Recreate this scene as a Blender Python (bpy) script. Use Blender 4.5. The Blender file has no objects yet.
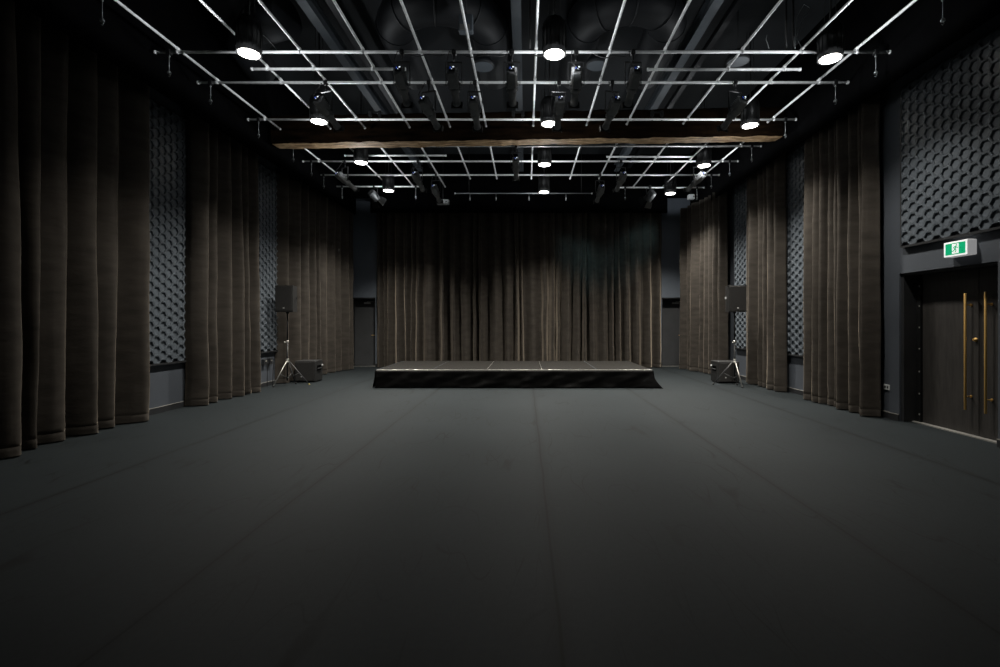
import bpy, math, random
from mathutils import Vector, Matrix, noise
C = bpy.context
COL = C.scene.collection
PI = math.pi
random.seed(7)
EYE = 1.46          # camera height above the floor

# ---------------------------------------------------------------- camera, world, exposure
cam_d = bpy.data.cameras.new('camera'); cam = bpy.data.objects.new('camera', cam_d); COL.objects.link(cam)
cam.location = (0, 0, EYE); cam.rotation_euler = (PI/2, 0, 0)
cam_d.sensor_width = 36; cam_d.lens = 17.64; cam_d.shift_x = -0.026; cam_d.shift_y = -0.0115
cam_d.clip_start = 0.05; cam_d.clip_end = 100
C.scene.camera = cam
w = bpy.data.worlds.new('world'); C.scene.world = w; w.use_nodes = True
w.node_tree.nodes['Background'].inputs[0].default_value = (0.72, 0.86, 1.0, 1)
w.node_tree.nodes['Background'].inputs[1].default_value = 0.014
vs = C.scene.view_settings
vs.view_transform = 'Standard'; vs.look = 'None'; vs.gamma = 1; vs.use_curve_mapping = False; vs.exposure = 0.0
SPOT_W, UPLIGHT_W, LENS_E = 680.0, 36.0, 14.0
C.scene.cycles.max_bounces = 6; C.scene.cycles.diffuse_bounces = 4
C.scene.cycles.use_denoising = True
C.scene.cycles.sample_clamp_indirect = 3.0

# ---------------------------------------------------------------- materials
def mat(name, col, rough=0.6, metal=0.0, noise_s=None, noise_a=0.25, bump=0.0, bump_s=60, emit=None, es=0, sheen=0, stretch=(1,1,1), spec=0.5):
    m = bpy.data.materials.new(name); m.use_nodes = True
    nt = m.node_tree; b = nt.nodes['Principled BSDF']
    b.inputs['Base Color'].default_value = (*col, 1); b.inputs['Roughness'].default_value = rough
    b.inputs['Metallic'].default_value = metal
    b.inputs['Specular IOR Level'].default_value = spec
    if sheen:
        b.inputs['Sheen Weight'].default_value = sheen; b.inputs['Sheen Roughness'].default_value = 0.32
        b.inputs['Sheen Tint'].default_value = (0.62, 0.52, 0.41, 1)
    tc = nt.nodes.new('ShaderNodeTexCoord'); mp = nt.nodes.new('ShaderNodeMapping')
    mp.inputs['Scale'].default_value = stretch
    nt.links.new(tc.outputs['Object'], mp.inputs[0])
    if noise_s:
        n = nt.nodes.new('ShaderNodeTexNoise'); n.inputs['Scale'].default_value = noise_s; n.inputs['Detail'].default_value = 5
        nt.links.new(mp.outputs[0], n.inputs['Vector'])
        r = nt.nodes.new('ShaderNodeValToRGB')
        lo = [c*(1-noise_a) for c in col]; hi = [min(1, c*(1+noise_a)) for c in col]
        r.color_ramp.elements[0].color = (*lo, 1); r.color_ramp.elements[1].color = (*hi, 1)
        r.color_ramp.elements[0].position = .3; r.color_ramp.elements[1].position = .7
        nt.links.new(n.outputs[0], r.inputs[0]); nt.links.new(r.outputs[0], b.inputs['Base Color'])
    if bump:
        n2 = nt.nodes.new('ShaderNodeTexNoise'); n2.inputs['Scale'].default_value = bump_s; n2.inputs['Detail'].default_value = 4
        nt.links.new(mp.outputs[0], n2.inputs['Vector'])
        bp = nt.nodes.new('ShaderNodeBump'); bp.inputs['Strength'].default_value = bump; bp.inputs['Distance'].default_value = 0.02
        nt.links.new(n2.outputs[0], bp.inputs['Height']); nt.links.new(bp.outputs[0], b.inputs['Normal'])
    if emit:
        b.inputs['Emission Color'].default_value = (*emit, 1); b.inputs['Emission Strength'].default_value = es
    return m

M = {}
M['velvet'] = mat('velvet', (0.041, 0.0352, 0.0295), 0.9, noise_s=3.0, noise_a=.25, bump=.15, bump_s=9, sheen=.5, stretch=(1, 1, 3.0), spec=.2)
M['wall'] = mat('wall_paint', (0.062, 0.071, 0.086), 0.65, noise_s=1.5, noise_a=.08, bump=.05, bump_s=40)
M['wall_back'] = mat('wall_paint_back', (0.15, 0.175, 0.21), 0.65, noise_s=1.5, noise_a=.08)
M['ceiling'] = mat('ceiling_paint', (0.014, 0.017, 0.020), 0.8, noise_s=.8, noise_a=.15, stretch=(3, .4, 1))
M['hex'] = mat('moulded_tile', (0.098, 0.114, 0.132), 0.4, noise_s=2.0, noise_a=.08)
M['black'] = mat('black_cloth', (0.0016, 0.0016, 0.0018), 0.95, noise_s=4, noise_a=.3, spec=.03)
M['skirt'] = mat('skirt_cloth', (0.0012, 0.0012, 0.0012), 0.6, noise_s=6, noise_a=.3, spec=.06)
M['blk_metal'] = mat('black_metal', (0.006, 0.0062, 0.0065), 0.45, noise_s=12, noise_a=.25)
M['fixture'] = mat('fixture_enamel', (0.2, 0.205, 0.21), 0.42, noise_s=10, noise_a=.2)
M['blk_gloss'] = mat('black_fixture', (0.05, 0.052, 0.054), 0.4, noise_s=10, noise_a=.2)
M['pipe'] = mat('galvanised', (0.9, 0.91, 0.9), 0.35, metal=.12, noise_s=14, noise_a=.1)
M['steel'] = mat('steel_beam', (0.09, 0.105, 0.12), 0.6, noise_s=3, noise_a=.15)
M['duct'] = mat('duct_metal', (0.009, 0.0105, 0.013), 0.6, metal=.1, noise_s=2, noise_a=.2)
M['brass'] = mat('brass', (0.75, 0.47, 0.15), 0.4, metal=.45, noise_s=20, noise_a=.05)
M['door'] = mat('door_veneer', (0.027, 0.0245, 0.0225), 0.55, noise_s=6, noise_a=.3, stretch=(1, 5, .6))
M['door_back'] = mat('back_door', (0.055, 0.057, 0.06), 0.6, noise_s=3, noise_a=.1)
M['trim_light'] = mat('trim_edge', (0.22, 0.215, 0.2), 0.5, noise_s=9, noise_a=.15)
M['base'] = mat('skirting', (0.02, 0.021, 0.023), 0.5, noise_s=4, noise_a=.2)
M['alu'] = mat('aluminium', (0.62, 0.6, 0.56), 0.35, metal=.8, noise_s=30, noise_a=.1)
M['deck'] = mat('deck_ply', (0.0098, 0.0088, 0.0072), 0.75, spec=.15, noise_s=7, noise_a=.2, bump=.1, bump_s=120)
M['grille'] = mat('speaker_grille', (0.022, 0.021, 0.02), 0.55, noise_s=160, noise_a=.5, bump=.3, bump_s=220)
M['cab'] = mat('speaker_cabinet', (0.011, 0.011, 0.011), 0.6, noise_s=60, noise_a=.3, bump=.2, bump_s=150)
M['white'] = mat('white_plastic', (0.75, 0.75, 0.73), 0.4, noise_s=10, noise_a=.03)
M['grey_pl'] = mat('grey_plastic', (0.6, 0.62, 0.62), 0.5, noise_s=10, noise_a=.05)
M['sign_w'] = mat('sign_white', (0.8, 0.8, 0.8), 0.4, noise_s=8, noise_a=.02, emit=(1, 1, 1), es=.55)
M['sign_side'] = mat('sign_housing', (0.8, 0.8, 0.8), 0.4, noise_s=8, noise_a=.02, emit=(1, 1, 1), es=.22)
M['sign_g'] = mat('sign_green', (0.0, 0.3, 0.12), 0.4, noise_s=8, noise_a=.02, emit=(0.0, 0.55, 0.24), es=.42)
M['lens'] = mat('lamp_lens', (1, 1, 1), 0.3, noise_s=10, noise_a=.01, emit=(1.0, 0.96, 0.88), es=LENS_E)
M['led'] = mat('status_display', (.8, .85, 1), 0.3, noise_s=10, noise_a=.01, emit=(0.85, 0.92, 1.0), es=.9)
M['led_blue'] = mat('status_display_blue', (.1, .2, 1), 0.3, noise_s=10, noise_a=.01, emit=(0.06, 0.16, 1.0), es=.4)
M['cable'] = mat('rubber_cable', (0.012, 0.012, 0.012), 0.5, noise_s=10, noise_a=.2)
M['wire'] = mat('steel_wire', (0.4, 0.42, 0.42), 0.4, metal=.6, noise_s=10, noise_a=.1)
M['rope'] = mat('yellow_foot', (0.5, 0.42, 0.14), 0.6, noise_s=10, noise_a=.2)

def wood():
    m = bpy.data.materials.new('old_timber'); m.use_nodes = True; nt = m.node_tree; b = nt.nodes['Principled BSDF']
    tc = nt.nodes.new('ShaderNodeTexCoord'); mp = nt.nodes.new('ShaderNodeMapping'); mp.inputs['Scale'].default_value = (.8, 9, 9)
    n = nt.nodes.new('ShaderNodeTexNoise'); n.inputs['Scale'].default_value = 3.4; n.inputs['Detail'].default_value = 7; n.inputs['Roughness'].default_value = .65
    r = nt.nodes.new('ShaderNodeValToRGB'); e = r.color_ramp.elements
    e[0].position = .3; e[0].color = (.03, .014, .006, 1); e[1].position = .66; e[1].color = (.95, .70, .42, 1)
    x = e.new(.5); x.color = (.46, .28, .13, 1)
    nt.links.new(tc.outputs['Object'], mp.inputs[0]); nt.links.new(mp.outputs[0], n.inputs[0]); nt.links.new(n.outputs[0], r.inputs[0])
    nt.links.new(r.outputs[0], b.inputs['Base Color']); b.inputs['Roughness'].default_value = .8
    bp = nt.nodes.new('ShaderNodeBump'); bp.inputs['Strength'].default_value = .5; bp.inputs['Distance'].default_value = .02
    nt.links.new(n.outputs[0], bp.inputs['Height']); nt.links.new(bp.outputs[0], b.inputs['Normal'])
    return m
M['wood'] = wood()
M['wood_unlit'] = mat('unlit_timber', (0.0055, 0.003, 0.0015), 0.95, noise_s=2.5, noise_a=.7, bump=.5, bump_s=9, stretch=(.8, 5, 5), spec=.03)  # darker copy for the unlit beam faces; the shade is in its colour

SEAMS = [-3.98, -1.9, 0.16, 2.22, 4.26]
def floor_mat():
    m = bpy.data.materials.new('dance_vinyl'); m.use_nodes = True; nt = m.node_tree; N = nt.nodes; L = nt.links; b = N['Principled BSDF']
    tc = N.new('ShaderNodeTexCoord'); sx = N.new('ShaderNodeSeparateXYZ'); L.new(tc.outputs['Object'], sx.inputs[0])
    def math_(op, a, bb=None, c=None):
        q = N.new('ShaderNodeMath'); q.operation = op
        for i, v in enumerate((a, bb, c)):
            if v is None: continue
            if isinstance(v, (int, float)): q.inputs[i].default_value = v
            else: L.new(v, q.inputs[i])
        return q.outputs[0]
    wob = N.new('ShaderNodeTexNoise'); wob.inputs['Scale'].default_value = .9; wob.inputs['Detail'].default_value = 2; L.new(tc.outputs['Object'], wob.inputs[0])
    xw = math_('ADD', sx.outputs[0], math_('MULTIPLY', math_('SUBTRACT', wob.outputs[0], .5), .045))
    tot = None
    for s in SEAMS:
        d = math_('ABSOLUTE', math_('SUBTRACT', xw, s))
        line = N.new('ShaderNodeMapRange'); L.new(d, line.inputs[0]); line.inputs[1].default_value = .004; line.inputs[2].default_value = .016
        line.inputs[3].default_value = 1; line.inputs[4].default_value = 0
        wide = N.new('ShaderNodeMapRange'); L.new(d, wide.inputs[0]); wide.inputs[1].default_value = .015; wide.inputs[2].default_value = .075
        wide.inputs[3].default_value = .3; wide.inputs[4].default_value = 0
        v = math_('MAXIMUM', math_('MULTIPLY', line.outputs[0], .95), wide.outputs[0])
        tot = v if tot is None else math_('MAXIMUM', tot, v)
    big = N.new('ShaderNodeTexNoise'); big.inputs['Scale'].default_value = .55; big.inputs['Detail'].default_value = 6; L.new(tc.outputs['Object'], big.inputs[0])
    fine = N.new('ShaderNodeTexNoise'); fine.inputs['Scale'].default_value = 26; fine.inputs['Detail'].default_value = 5; L.new(tc.outputs['Object'], fine.inputs[0])
    # hairline scuffs: contour lines of stretched noises
    def scuff(scale, rot, st, wdt):
        mp = N.new('ShaderNodeMapping'); mp.inputs['Rotation'].default_value = (0, 0, rot); mp.inputs['Scale'].default_value = st
        L.new(tc.outputs['Object'], mp.inputs[0])
        n = N.new('ShaderNodeTexNoise'); n.inputs['Scale'].default_value = scale; n.inputs['Detail'].default_value = 1; L.new(mp.outputs[0], n.inputs[0])
        d = math_('ABSOLUTE', math_('SUBTRACT', n.outputs[0], .5))
        r = N.new('ShaderNodeMapRange'); L.new(d, r.inputs[0]); r.inputs[1].default_value = 0; r.inputs[2].default_value = wdt
        r.inputs[3].default_value = 1; r.inputs[4].default_value = 0
        return r.outputs[0]
    s1 = scuff(2.4, .25, (1, .18, 1), .006); s2 = scuff(2.0, -.7, (1, .2, 1), .006); s3 = scuff(3, 1.2, (1, .25, 1), .005)
    mask = N.new('ShaderNodeTexNoise'); mask.inputs['Scale'].default_value = 1.3; L.new(tc.outputs['Object'], mask.inputs[0])
    mk = N.new('ShaderNodeMapRange'); L.new(mask.outputs[0], mk.inputs[0]); mk.inputs[1].default_value = .45; mk.inputs[2].default_value = .65
    sc = math_('MULTIPLY', math_('MAXIMUM', math_('MAXIMUM', s1, s2), s3), mk.outputs[0])
    val = math_('ADD', math_('MULTIPLY', big.outputs[0], .5), math_('MULTIPLY', fine.outputs[0], .35))
    r = N.new('ShaderNodeValToRGB'); L.new(val, r.inputs[0])
    r.color_ramp.elements[0].position = .28; r.color_ramp.elements[0].color = (.0122, .0155, .0172, 1)
    r.color_ramp.elements[1].position = .58; r.color_ramp.elements[1].color = (.0185, .0230, .0252, 1)
    mx = N.new('ShaderNodeMix'); mx.data_type = 'RGBA'; L.new(math_('MAXIMUM', tot, math_('MULTIPLY', sc, .9)), mx.inputs[0])
    L.new(r.outputs[0], mx.inputs[6]); mx.inputs[7].default_value = (.004, .004, .004, 1)
    L.new(mx.outputs[2], b.inputs['Base Color'])
    b.inputs['Roughness'].default_value = .62; b.inputs['Specular IOR Level'].default_value = .15
    return m
M['floor'] = floor_mat()

# ---------------------------------------------------------------- mesh helpers
class MB:
    def __init__(s): s.v = []; s.f = []; s.sm = []
    def add(s, vs, fs, smooth=False):
        o = len(s.v); s.v += [tuple(p) for p in vs]; s.f += [tuple(i+o for i in f) for f in fs]; s.sm += [smooth]*len(fs); return s
    def box(s, x0, x1, y0, y1, z0, z1, m=None):
        p = [(x0,y0,z0),(x1,y0,z0),(x1,y1,z0),(x0,y1,z0),(x0,y0,z1),(x1,y0,z1),(x1,y1,z1),(x0,y1,z1)]
        if m: p = [m @ Vector(q) for q in p]
        return s.add(p, [(0,3,2,1),(4,5,6,7),(0,1,5,4),(1,2,6,5),(2,3,7,6),(3,0,4,7)])
    def bev(s, x0, x1, y0, y1, z0, z1, b=.01, m=None):
        P = []
        for z, k in ((z0, b), (z0+b, 0), (z1-b, 0), (z1, b)):
            a0, a1, c0, c1 = x0+k, x1-k, y0+k, y1-k
            P += [(a0+b,c0,z),(a1-b,c0,z),(a1,c0+b,z),(a1,c1-b,z),(a1-b,c1,z),(a0+b,c1,z),(a0,c1-b,z),(a0,c0+b,z)]
        if m: P = [m @ Vector(q) for q in P]
        F = [tuple(range(7,-1,-1)), tuple(range(24,32))]
        for r in range(3):
            for i in range(8):
                j = (i+1) % 8; F.append((r*8+i, r*8+j, r*8+8+j, r*8+8+i))
        return s.add(P, F)
    def lathe(s, prof, n=20, m=None, smooth=True, cap=True):   # prof: (radius, z) about z
        P = [(r*math.cos(2*PI*i/n), r*math.sin(2*PI*i/n), z) for r, z in prof for i in range(n)]
        if m: P = [m @ Vector(q) for q in P]
        F = [(k*n+i, k*n+(i+1) % n, (k+1)*n+(i+1) % n, (k+1)*n+i) for k in range(len(prof)-1) for i in range(n)]
        s.add(P, F, smooth)
        if cap:
            o = len(s.v)-len(P)
            s.f.append(tuple(o+i for i in range(n-1,-1,-1))); s.f.append(tuple(o+(len(prof)-1)*n+i for i in range(n))); s.sm += [False, False]
        return s
    def tube(s, pts, r, n=8, cap=True):
        pts = [Vector(p) for p in pts]; rs = r if isinstance(r, (list, tuple)) else [r]*len(pts)
        P = []; up = None
        for i, p in enumerate(pts):
            t = (pts[min(i+1, len(pts)-1)] - pts[max(i-1, 0)]).normalized()
            if up is None:
                up = Vector((0,0,1)) if abs(t.z) < .9 else Vector((1,0,0))
            a = t.cross(up).normalized(); up = a.cross(t).normalized()
            P += [p + (a*math.cos(2*PI*k/n) + up*math.sin(2*PI*k/n))*rs[i] for k in range(n)]
        F = [(j*n+k, j*n+(k+1) % n, (j+1)*n+(k+1) % n, (j+1)*n+k) for j in range(len(pts)-1) for k in range(n)]
        o = len(s.v); s.add(P, F, True)
        if cap:
            s.f.append(tuple(o+i for i in range(n-1,-1,-1))); s.f.append(tuple(o+(len(pts)-1)*n+i for i in range(n))); s.sm += [False, False]
        return s
    def build(s, name, m, parent=None, loc=None):
        me = bpy.data.meshes.new(name); me.from_pydata(s.v, [], s.f); me.validate(); me.update()
        me.polygons.foreach_set('use_smooth', s.sm[:len(me.polygons)] if len(s.sm) >= len(me.polygons) else [False]*len(me.polygons))
        me.materials.append(M[m] if isinstance(m, str) else m)
        o = bpy.data.objects.new(name, me); COL.objects.link(o)
        if parent: o.parent = parent
        if loc: o.location = loc
        return o
def tag(o, label, cat, group=None, kind=None):
    o['label'] = label
    if cat: o['category'] = cat
    if group: o['group'] = group
    if kind: o['kind'] = kind
    return o
def empty(name, loc, label, cat, group=None, rz=0):
    o = bpy.data.objects.new(name, None); o.empty_display_size = .1; COL.objects.link(o); o.location = loc; o.rotation_euler = (0,0,rz)
    return tag(o, label, cat, group)
def struct(o, label=None):
    o['kind'] = 'structure'
    if label: o['label'] = label
    return o
def copy_tree(o, parent=None):
    c = o.copy(); COL.objects.link(c)
    if parent: c.parent = parent
    for ch in list(o.children): copy_tree(ch, c)
    return c
def X(px, d): return (px-526)*d/490.0
def Zr(zr): return EYE + zr

XL, XR, YB = -5.9, 5.5, 16.05
ZC = 6.7
# ---------------------------------------------------------------- room shell
b = MB(); b.box(XL-.3, XR+.5, -2.0, YB+.6, -.1, 0); struct(b.build('floor', 'floor'), 'dark charcoal vinyl dance floor with lengthwise seams')
b = MB(); b.box(XL-.3, XR+.5, -2.0, YB+.6, ZC, ZC+.15); struct(b.build('ceiling', 'ceiling'), 'dark painted ceiling above the pipe grid')
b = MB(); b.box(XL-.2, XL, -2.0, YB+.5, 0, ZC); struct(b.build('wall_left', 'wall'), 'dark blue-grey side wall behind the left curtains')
# right wall with door opening
DY0, DY1, DZ = 5.71, 7.22, 2.17
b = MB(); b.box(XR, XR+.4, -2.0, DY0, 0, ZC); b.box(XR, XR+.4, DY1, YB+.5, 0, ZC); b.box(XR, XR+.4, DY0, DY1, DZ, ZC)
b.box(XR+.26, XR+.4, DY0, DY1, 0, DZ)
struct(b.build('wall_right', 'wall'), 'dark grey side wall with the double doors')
# back wall with two door openings
BD = [(-5.75, -4.93), (4.45, 5.3)]
b = MB(); zt = 2.26
b.box(XL, BD[0][0], YB, YB+.5, 0, ZC); b.box(BD[0][1], BD[1][0], YB, YB+.5, 0, ZC); b.box(BD[1][1], XR, YB, YB+.5, 0, ZC)
for x0, x1 in BD: b.box(x0, x1, YB, YB+.5, zt, ZC); b.box(x0, x1, YB+.40, YB+.5, 0, zt)
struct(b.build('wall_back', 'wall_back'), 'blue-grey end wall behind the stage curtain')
# pelmets: black bulkheads over the side curtains and the far end
b = MB(); b.box(-5.37, -5.31, -2, 15.3, Zr(3.36), ZC); struct(b.build('trim_1', 'black'), 'black bulkhead over the left curtains')  # side boards lowered to keep the added uplight off the curtain tops
b = MB(); b.box(5.125, 5.15, -2, 15.3, Zr(3.36), ZC); struct(b.build('trim_2', 'black'), 'black bulkhead over the right curtains')
b = MB(); b.box(XL, XR, 15.3, 15.36, 5.34, ZC); b.box(-4.86, 4.42, 15.3, 15.36, Zr(3.42), 5.34); struct(b.build('trim_3', 'black'), 'black bulkhead across the far end')
# baseboards with a pale top edge
def baseboard(name, x, y0, y1, side):
    b = MB(); b.box(min(x, x+side*.015), max(x, x+side*.015), y0, y1, 0, .09); o = struct(b.build(name, 'base'))
    b = MB(); b.box(min(x, x+side*.018), max(x, x+side*.018), y0, y1, .09, .1); b.build('top_edge', 'trim_light', o)
baseboard('baseboard_left', XL, -2, YB, 1)
baseboard('baseboard_right', XR, DY1, YB, -1)
baseboard('baseboard_right_near', XR, -2, DY0, -1)
b = MB(); b.box(BD[0][1], BD[1][0], YB-.015, YB, 0, .09); o = struct(b.build('baseboard_back', 'base'))
b = MB(); b.box(BD[0][1], BD[1][0], YB-.018, YB, .09, .1); b.build('top_edge', 'trim_light', o)

# ---------------------------------------------------------------- curtains
def curtain(name, p0, p1, nrm, z0, z1, amp, wmin, wmax, seed, label, nz=46, step=.02, ex=(.7, 1.3), flatstart=0):
    rng = random.Random(seed)
    p0 = Vector((p0[0], p0[1], 0)); p1 = Vector((p1[0], p1[1], 0)); nrm = Vector((nrm[0], nrm[1], 0))
    L = (p1-p0).length; t = (p1-p0)/L
    pleats = []; s = 0
    if flatstart: pleats.append((0, flatstart, .9, 0, .7)); s = flatstart
    while s < L:
        wd = rng.uniform(wmin, wmax); pleats.append((s, wd, rng.uniform(.5, 1.0), rng.uniform(-.35, .35), rng.uniform(*ex))); s += wd
    k = L/s; pleats = [(a*k, w_*k, d_, q, e_) for a, w_, d_, q, e_ in pleats]
    npl = len(pleats)
    drift = [rng.uniform(-1, 1) for _ in range(npl+1)]; drift[0] = 0; drift[-1] = 0
    nu = int(L/step)
    V = []
    zs = [z0, z0+.008, z0+.05, z0+.098, z0+.106, z0+.114, z0+.16] + [z0+.16+(z1-z0-.16)*(q+1)/nz for q in range(nz)]
    nz = len(zs)-1
    for j in range(nz+1):
        z = zs[j]; fz = (z-z0)/(z1-z0)
        bounds = []
        for i in range(npl+1):
            bs = pleats[i][0] if i < npl else L
            wd = pleats[min(i, npl-1)][1]
            a = drift[i]*wd*.28*math.sin(fz*2.2+i*1.3)
            bounds.append(bs + a)
        bounds[0] = 0; bounds[-1] = L
        flare = 1.0 - .25*fz
        i = 0
        for q in range(nu+1):
            sx = L*q/nu
            while i < npl-1 and sx > bounds[i+1]: i += 1
            u = (sx-bounds[i])/max(1e-4, bounds[i+1]-bounds[i]); u = min(1, max(0, u))
            sk = pleats[i][3]; uu = u + sk*u*(1-u)
            h = math.sin(PI*min(1, max(0, uu)))**pleats[i][4]
            off = amp*(2*h*pleats[i][2]-1)*flare
            # soft secondary wrinkles
            off += .012*noise.noise(Vector((sx*5, z*.7, seed))) + .010*noise.noise(Vector((sx*16, z*.9, seed+9)))
            if z < 1.6: off += .007*noise.noise(Vector((sx*9, z*7, seed+3)))*(1.6-z)
            if j == 4: off -= .006
            tx = .02*noise.noise(Vector((sx*3, z*1.1, seed+5)))
            p = p0 + t*(sx+tx) + nrm*off
            zz = z + (.012*noise.noise(Vector((sx*4, 0, seed))) if j == 0 else 0)
            V.append((p.x, p.y, max(zz, .008)))
    F = [(j*(nu+1)+q, j*(nu+1)+q+1, (j+1)*(nu+1)+q+1, (j+1)*(nu+1)+q) for j in range(nz) for q in range(nu)]
    b = MB(); b.add(V, F, True)
    o = b.build(name, 'velvet')
    sol = o.modifiers.new('thick', 'SOLIDIFY'); sol.thickness = .008; sol.offset = 0
    tag(o, label, 'curtain', 'floor-length brown drapes')
    return o
ZT = 5.5
curtain('stage_curtain', (-5.67, 2.6), (-5.67, 7.40), (1, 0), .015, ZT, .2, .30, .50, 12, 'nearest brown velvet drape on the left side, in deep wide folds')
curtain('stage_curtain', (-5.69, 8.42), (-5.66, 10.35), (1, 0), .015, ZT, .18, .24, .46, 11, 'brown velvet drape on the left between the two textured wall panels', ex=(1.1, 2.3), flatstart=.4)
curtain('stage_curtain', (-5.76, 11.5), (-5.42, 15.25), (1, 0), .015, 4.98, .13, .26, .5, 5, 'brown velvet drape on the left behind the speaker stand, beside the far corner', ex=(1.1, 2.3))
curtain('stage_curtain', (5.27, 7.45), (5.27, 9.3), (-1, 0), .015, ZT, .13, .15, .40, 8, 'nearest brown velvet drape on the right, beside the double doors', ex=(1.1, 2.3))
curtain('stage_curtain', (5.29, 10.15), (5.31, 11.95), (-1, 0), .015, ZT, .12, .22, .42, 17, 'narrow brown velvet drape on the right directly behind the right speaker', ex=(1.1, 2.3))
curtain('stage_curtain', (5.22, 12.95), (4.84, 15.25), (-1, 0), .015, 4.98, .13, .22, .42, 21, 'brown velvet drape on the right in the far corner of the hall', ex=(1.1, 2.3))
curtain('stage_curtain', (-4.8, 15.64), (4.36, 15.6), (0, -1), .015, ZT, .19, .16, .46, 31, 'wide brown velvet backdrop curtain behind the low stage', step=.012, ex=(.8, 2.4))

# ---------------------------------------------------------------- hexagon relief wall panels
def hexpanel(side, y0, y1, z0, z1, label):
    # side = +1: on the left wall facing +x ; -1: on the right wall facing -x
    xw = XL if side > 0 else XR
    R = .157/math.sqrt(3); b = MB()
    def P(u, v, n): return (xw + side*n, min(y1-.0, max(y0+.0, u)), min(z1, max(z0, v)))
    T = .055
    i = 0; u = y0 + .03
    while u < y1 + R:
        v = z0 + .05 + (.0785 if i % 2 else 0)
        while v < z1 + .08:
            rings = []
            def ring(k, n, rnd):
                pts = []
                for q in range(12):
                    a = q*PI/6
                    rr = R*k if q % 2 == 0 else R*k*.866*rnd
                    if q % 2 == 0: rr *= (1-.35*(rnd-1))
                    pts.append(P(u+rr*math.cos(a), v+rr*math.sin(a), n))
                return pts
            rs = [ring(1.0, T, 1.0), ring(.905, T, 1.0), ring(.89, T-.018, 1.0), ring(.865, T-.018, 1.0), ring(.85, T, 1.0), ring(.80, T, 1.0), ring(.77, T-.022, 1.0)]
            Vv = [p for r in rs for p in r]
            Fv = []
            for k in range(len(rs)-1):
                for q in range(12):
                    a, c = k*12+q, k*12+(q+1) % 12
                    f = (a, c, c+12, a+12)
                    Fv.append(f)
            Fv.append(tuple((len(rs)-1)*12+q for q in range(12)))
            # drop degenerate faces produced by the clamp
            good = []
            for f in Fv:
                ps = [Vector(Vv[x]) for x in f]
                c = sum(ps, Vector())/len(ps)
                ar = sum(((ps[k]-c).cross(ps[(k+1) % len(ps)]-c)).length for k in range(len(ps)))
                if ar > 1e-6: good.append(f)
            b.add(Vv, good); v += .157
        u += 1.5*R; i += 1
    n = b.build('hexagon_wall_panel', 'hex')
    tag(n, label, 'wall panel', 'hexagon relief panels on the side walls')
    f = MB()
    a = lambda n0, n1: (min(xw+side*n0, xw+side*n1), max(xw+side*n0, xw+side*n1))
    f.box(*a(0, .06), y0-.02, y0, z0-.02, z1+.02); f.box(*a(0, .06), y1, y1+.02, z0-.02, z1+.02)
    f.box(*a(0, .06), y0, y1, z0-.03, z0); f.box(*a(0, .06), y0, y1, z1, z1+.02)
    f.build('edge_frame', 'base', n)
hexpanel(1, 6.1, 8.48, .8, 4.93, 'hexagon relief wall panel on the left between the two nearest drapes')
hexpanel(1, 9.6, 11.58, .8, 4.93, 'hexagon relief wall panel on the left beside the speaker stand')
hexpanel(-1, 4.7, 7.11, 2.56, 4.85, 'hexagon relief wall panel above the double doors and exit sign')
hexpanel(-1, 8.6, 10.25, .8, 4.93, 'hexagon relief wall panel on the right between the two nearest right drapes')
hexpanel(-1, 11.2, 12.8, .8, 4.93, 'narrow visible hexagon wall panel beside the right speaker')

# ---------------------------------------------------------------- double doors, right
DX = 5.74
b = MB(); b.box(XR+.03, DX+.06, DY1-.05, DY1, 0, DZ); b.box(XR+.03, DX+.06, DY0, DY0+.03, 0, DZ); b.box(XR+.03, DX+.06, DY0, DY1, DZ-.03, DZ)
o = struct(b.build('door_1', 'base'), 'dark double doors with long brass pull handles')
def leaf(y0, y1):
    b = MB(); b.bev(DX, DX+.05, y0, y1, .012, DZ-.035, .003); l = b.build('door_leaf', 'door', o); return l
l1 = leaf(6.212, 7.09); l2 = leaf(DY0+.035, 6.206)
b = MB(); b.box(DX-.03, DX+.055, 7.095, 7.165, 0, DZ-.03); jm = b.build('door_jamb', 'blk_metal', o)
b = MB()
for z in (.12, .42, .74, 1.07, 1.38, 1.69, 1.98): b.lathe([(.006, -.012), (.008, -.01), (.008, .01), (.006, .012)], 8, Matrix.Translation((DX-.032, 7.11, z)))
b.build('hinge_pins', 'alu', jm)
for yy, lf in ((6.315, l1), (6.035, l2)):
    b = MB(); hx = DX-.08
    b.lathe([(.012, .33), (.014, .333), (.014, 1.827), (.012, 1.83)], 14, Matrix.Translation((hx, yy, 0)))
    for z in (.5, 1.68):
        b.tube([(hx, yy, z), (DX, yy, z)], .008, 10)
        b.tube([(DX-.006, yy, z), (DX, yy, z)], .018, 12)
    b.build('pull_handle', 'brass', lf)
b = MB(); b.lathe([(.026, 0), (.026, .012), (.018, .014), (.018, .03), (.012, .032)], 16, Matrix.Translation((DX, 6.25, 1.235)) @ Matrix.Rotation(-PI/2, 4, 'Y')); b.build('door_lock', 'brass', l1)
b = MB(); b.box(XR+.18, XR+.26, DY0+.03, DY1-.05, 0, .01); b.box(XR+.145, XR+.20, DY0+.03, DY1-.05, 0, .014); b.build('threshold', 'trim_light', o)

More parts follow.
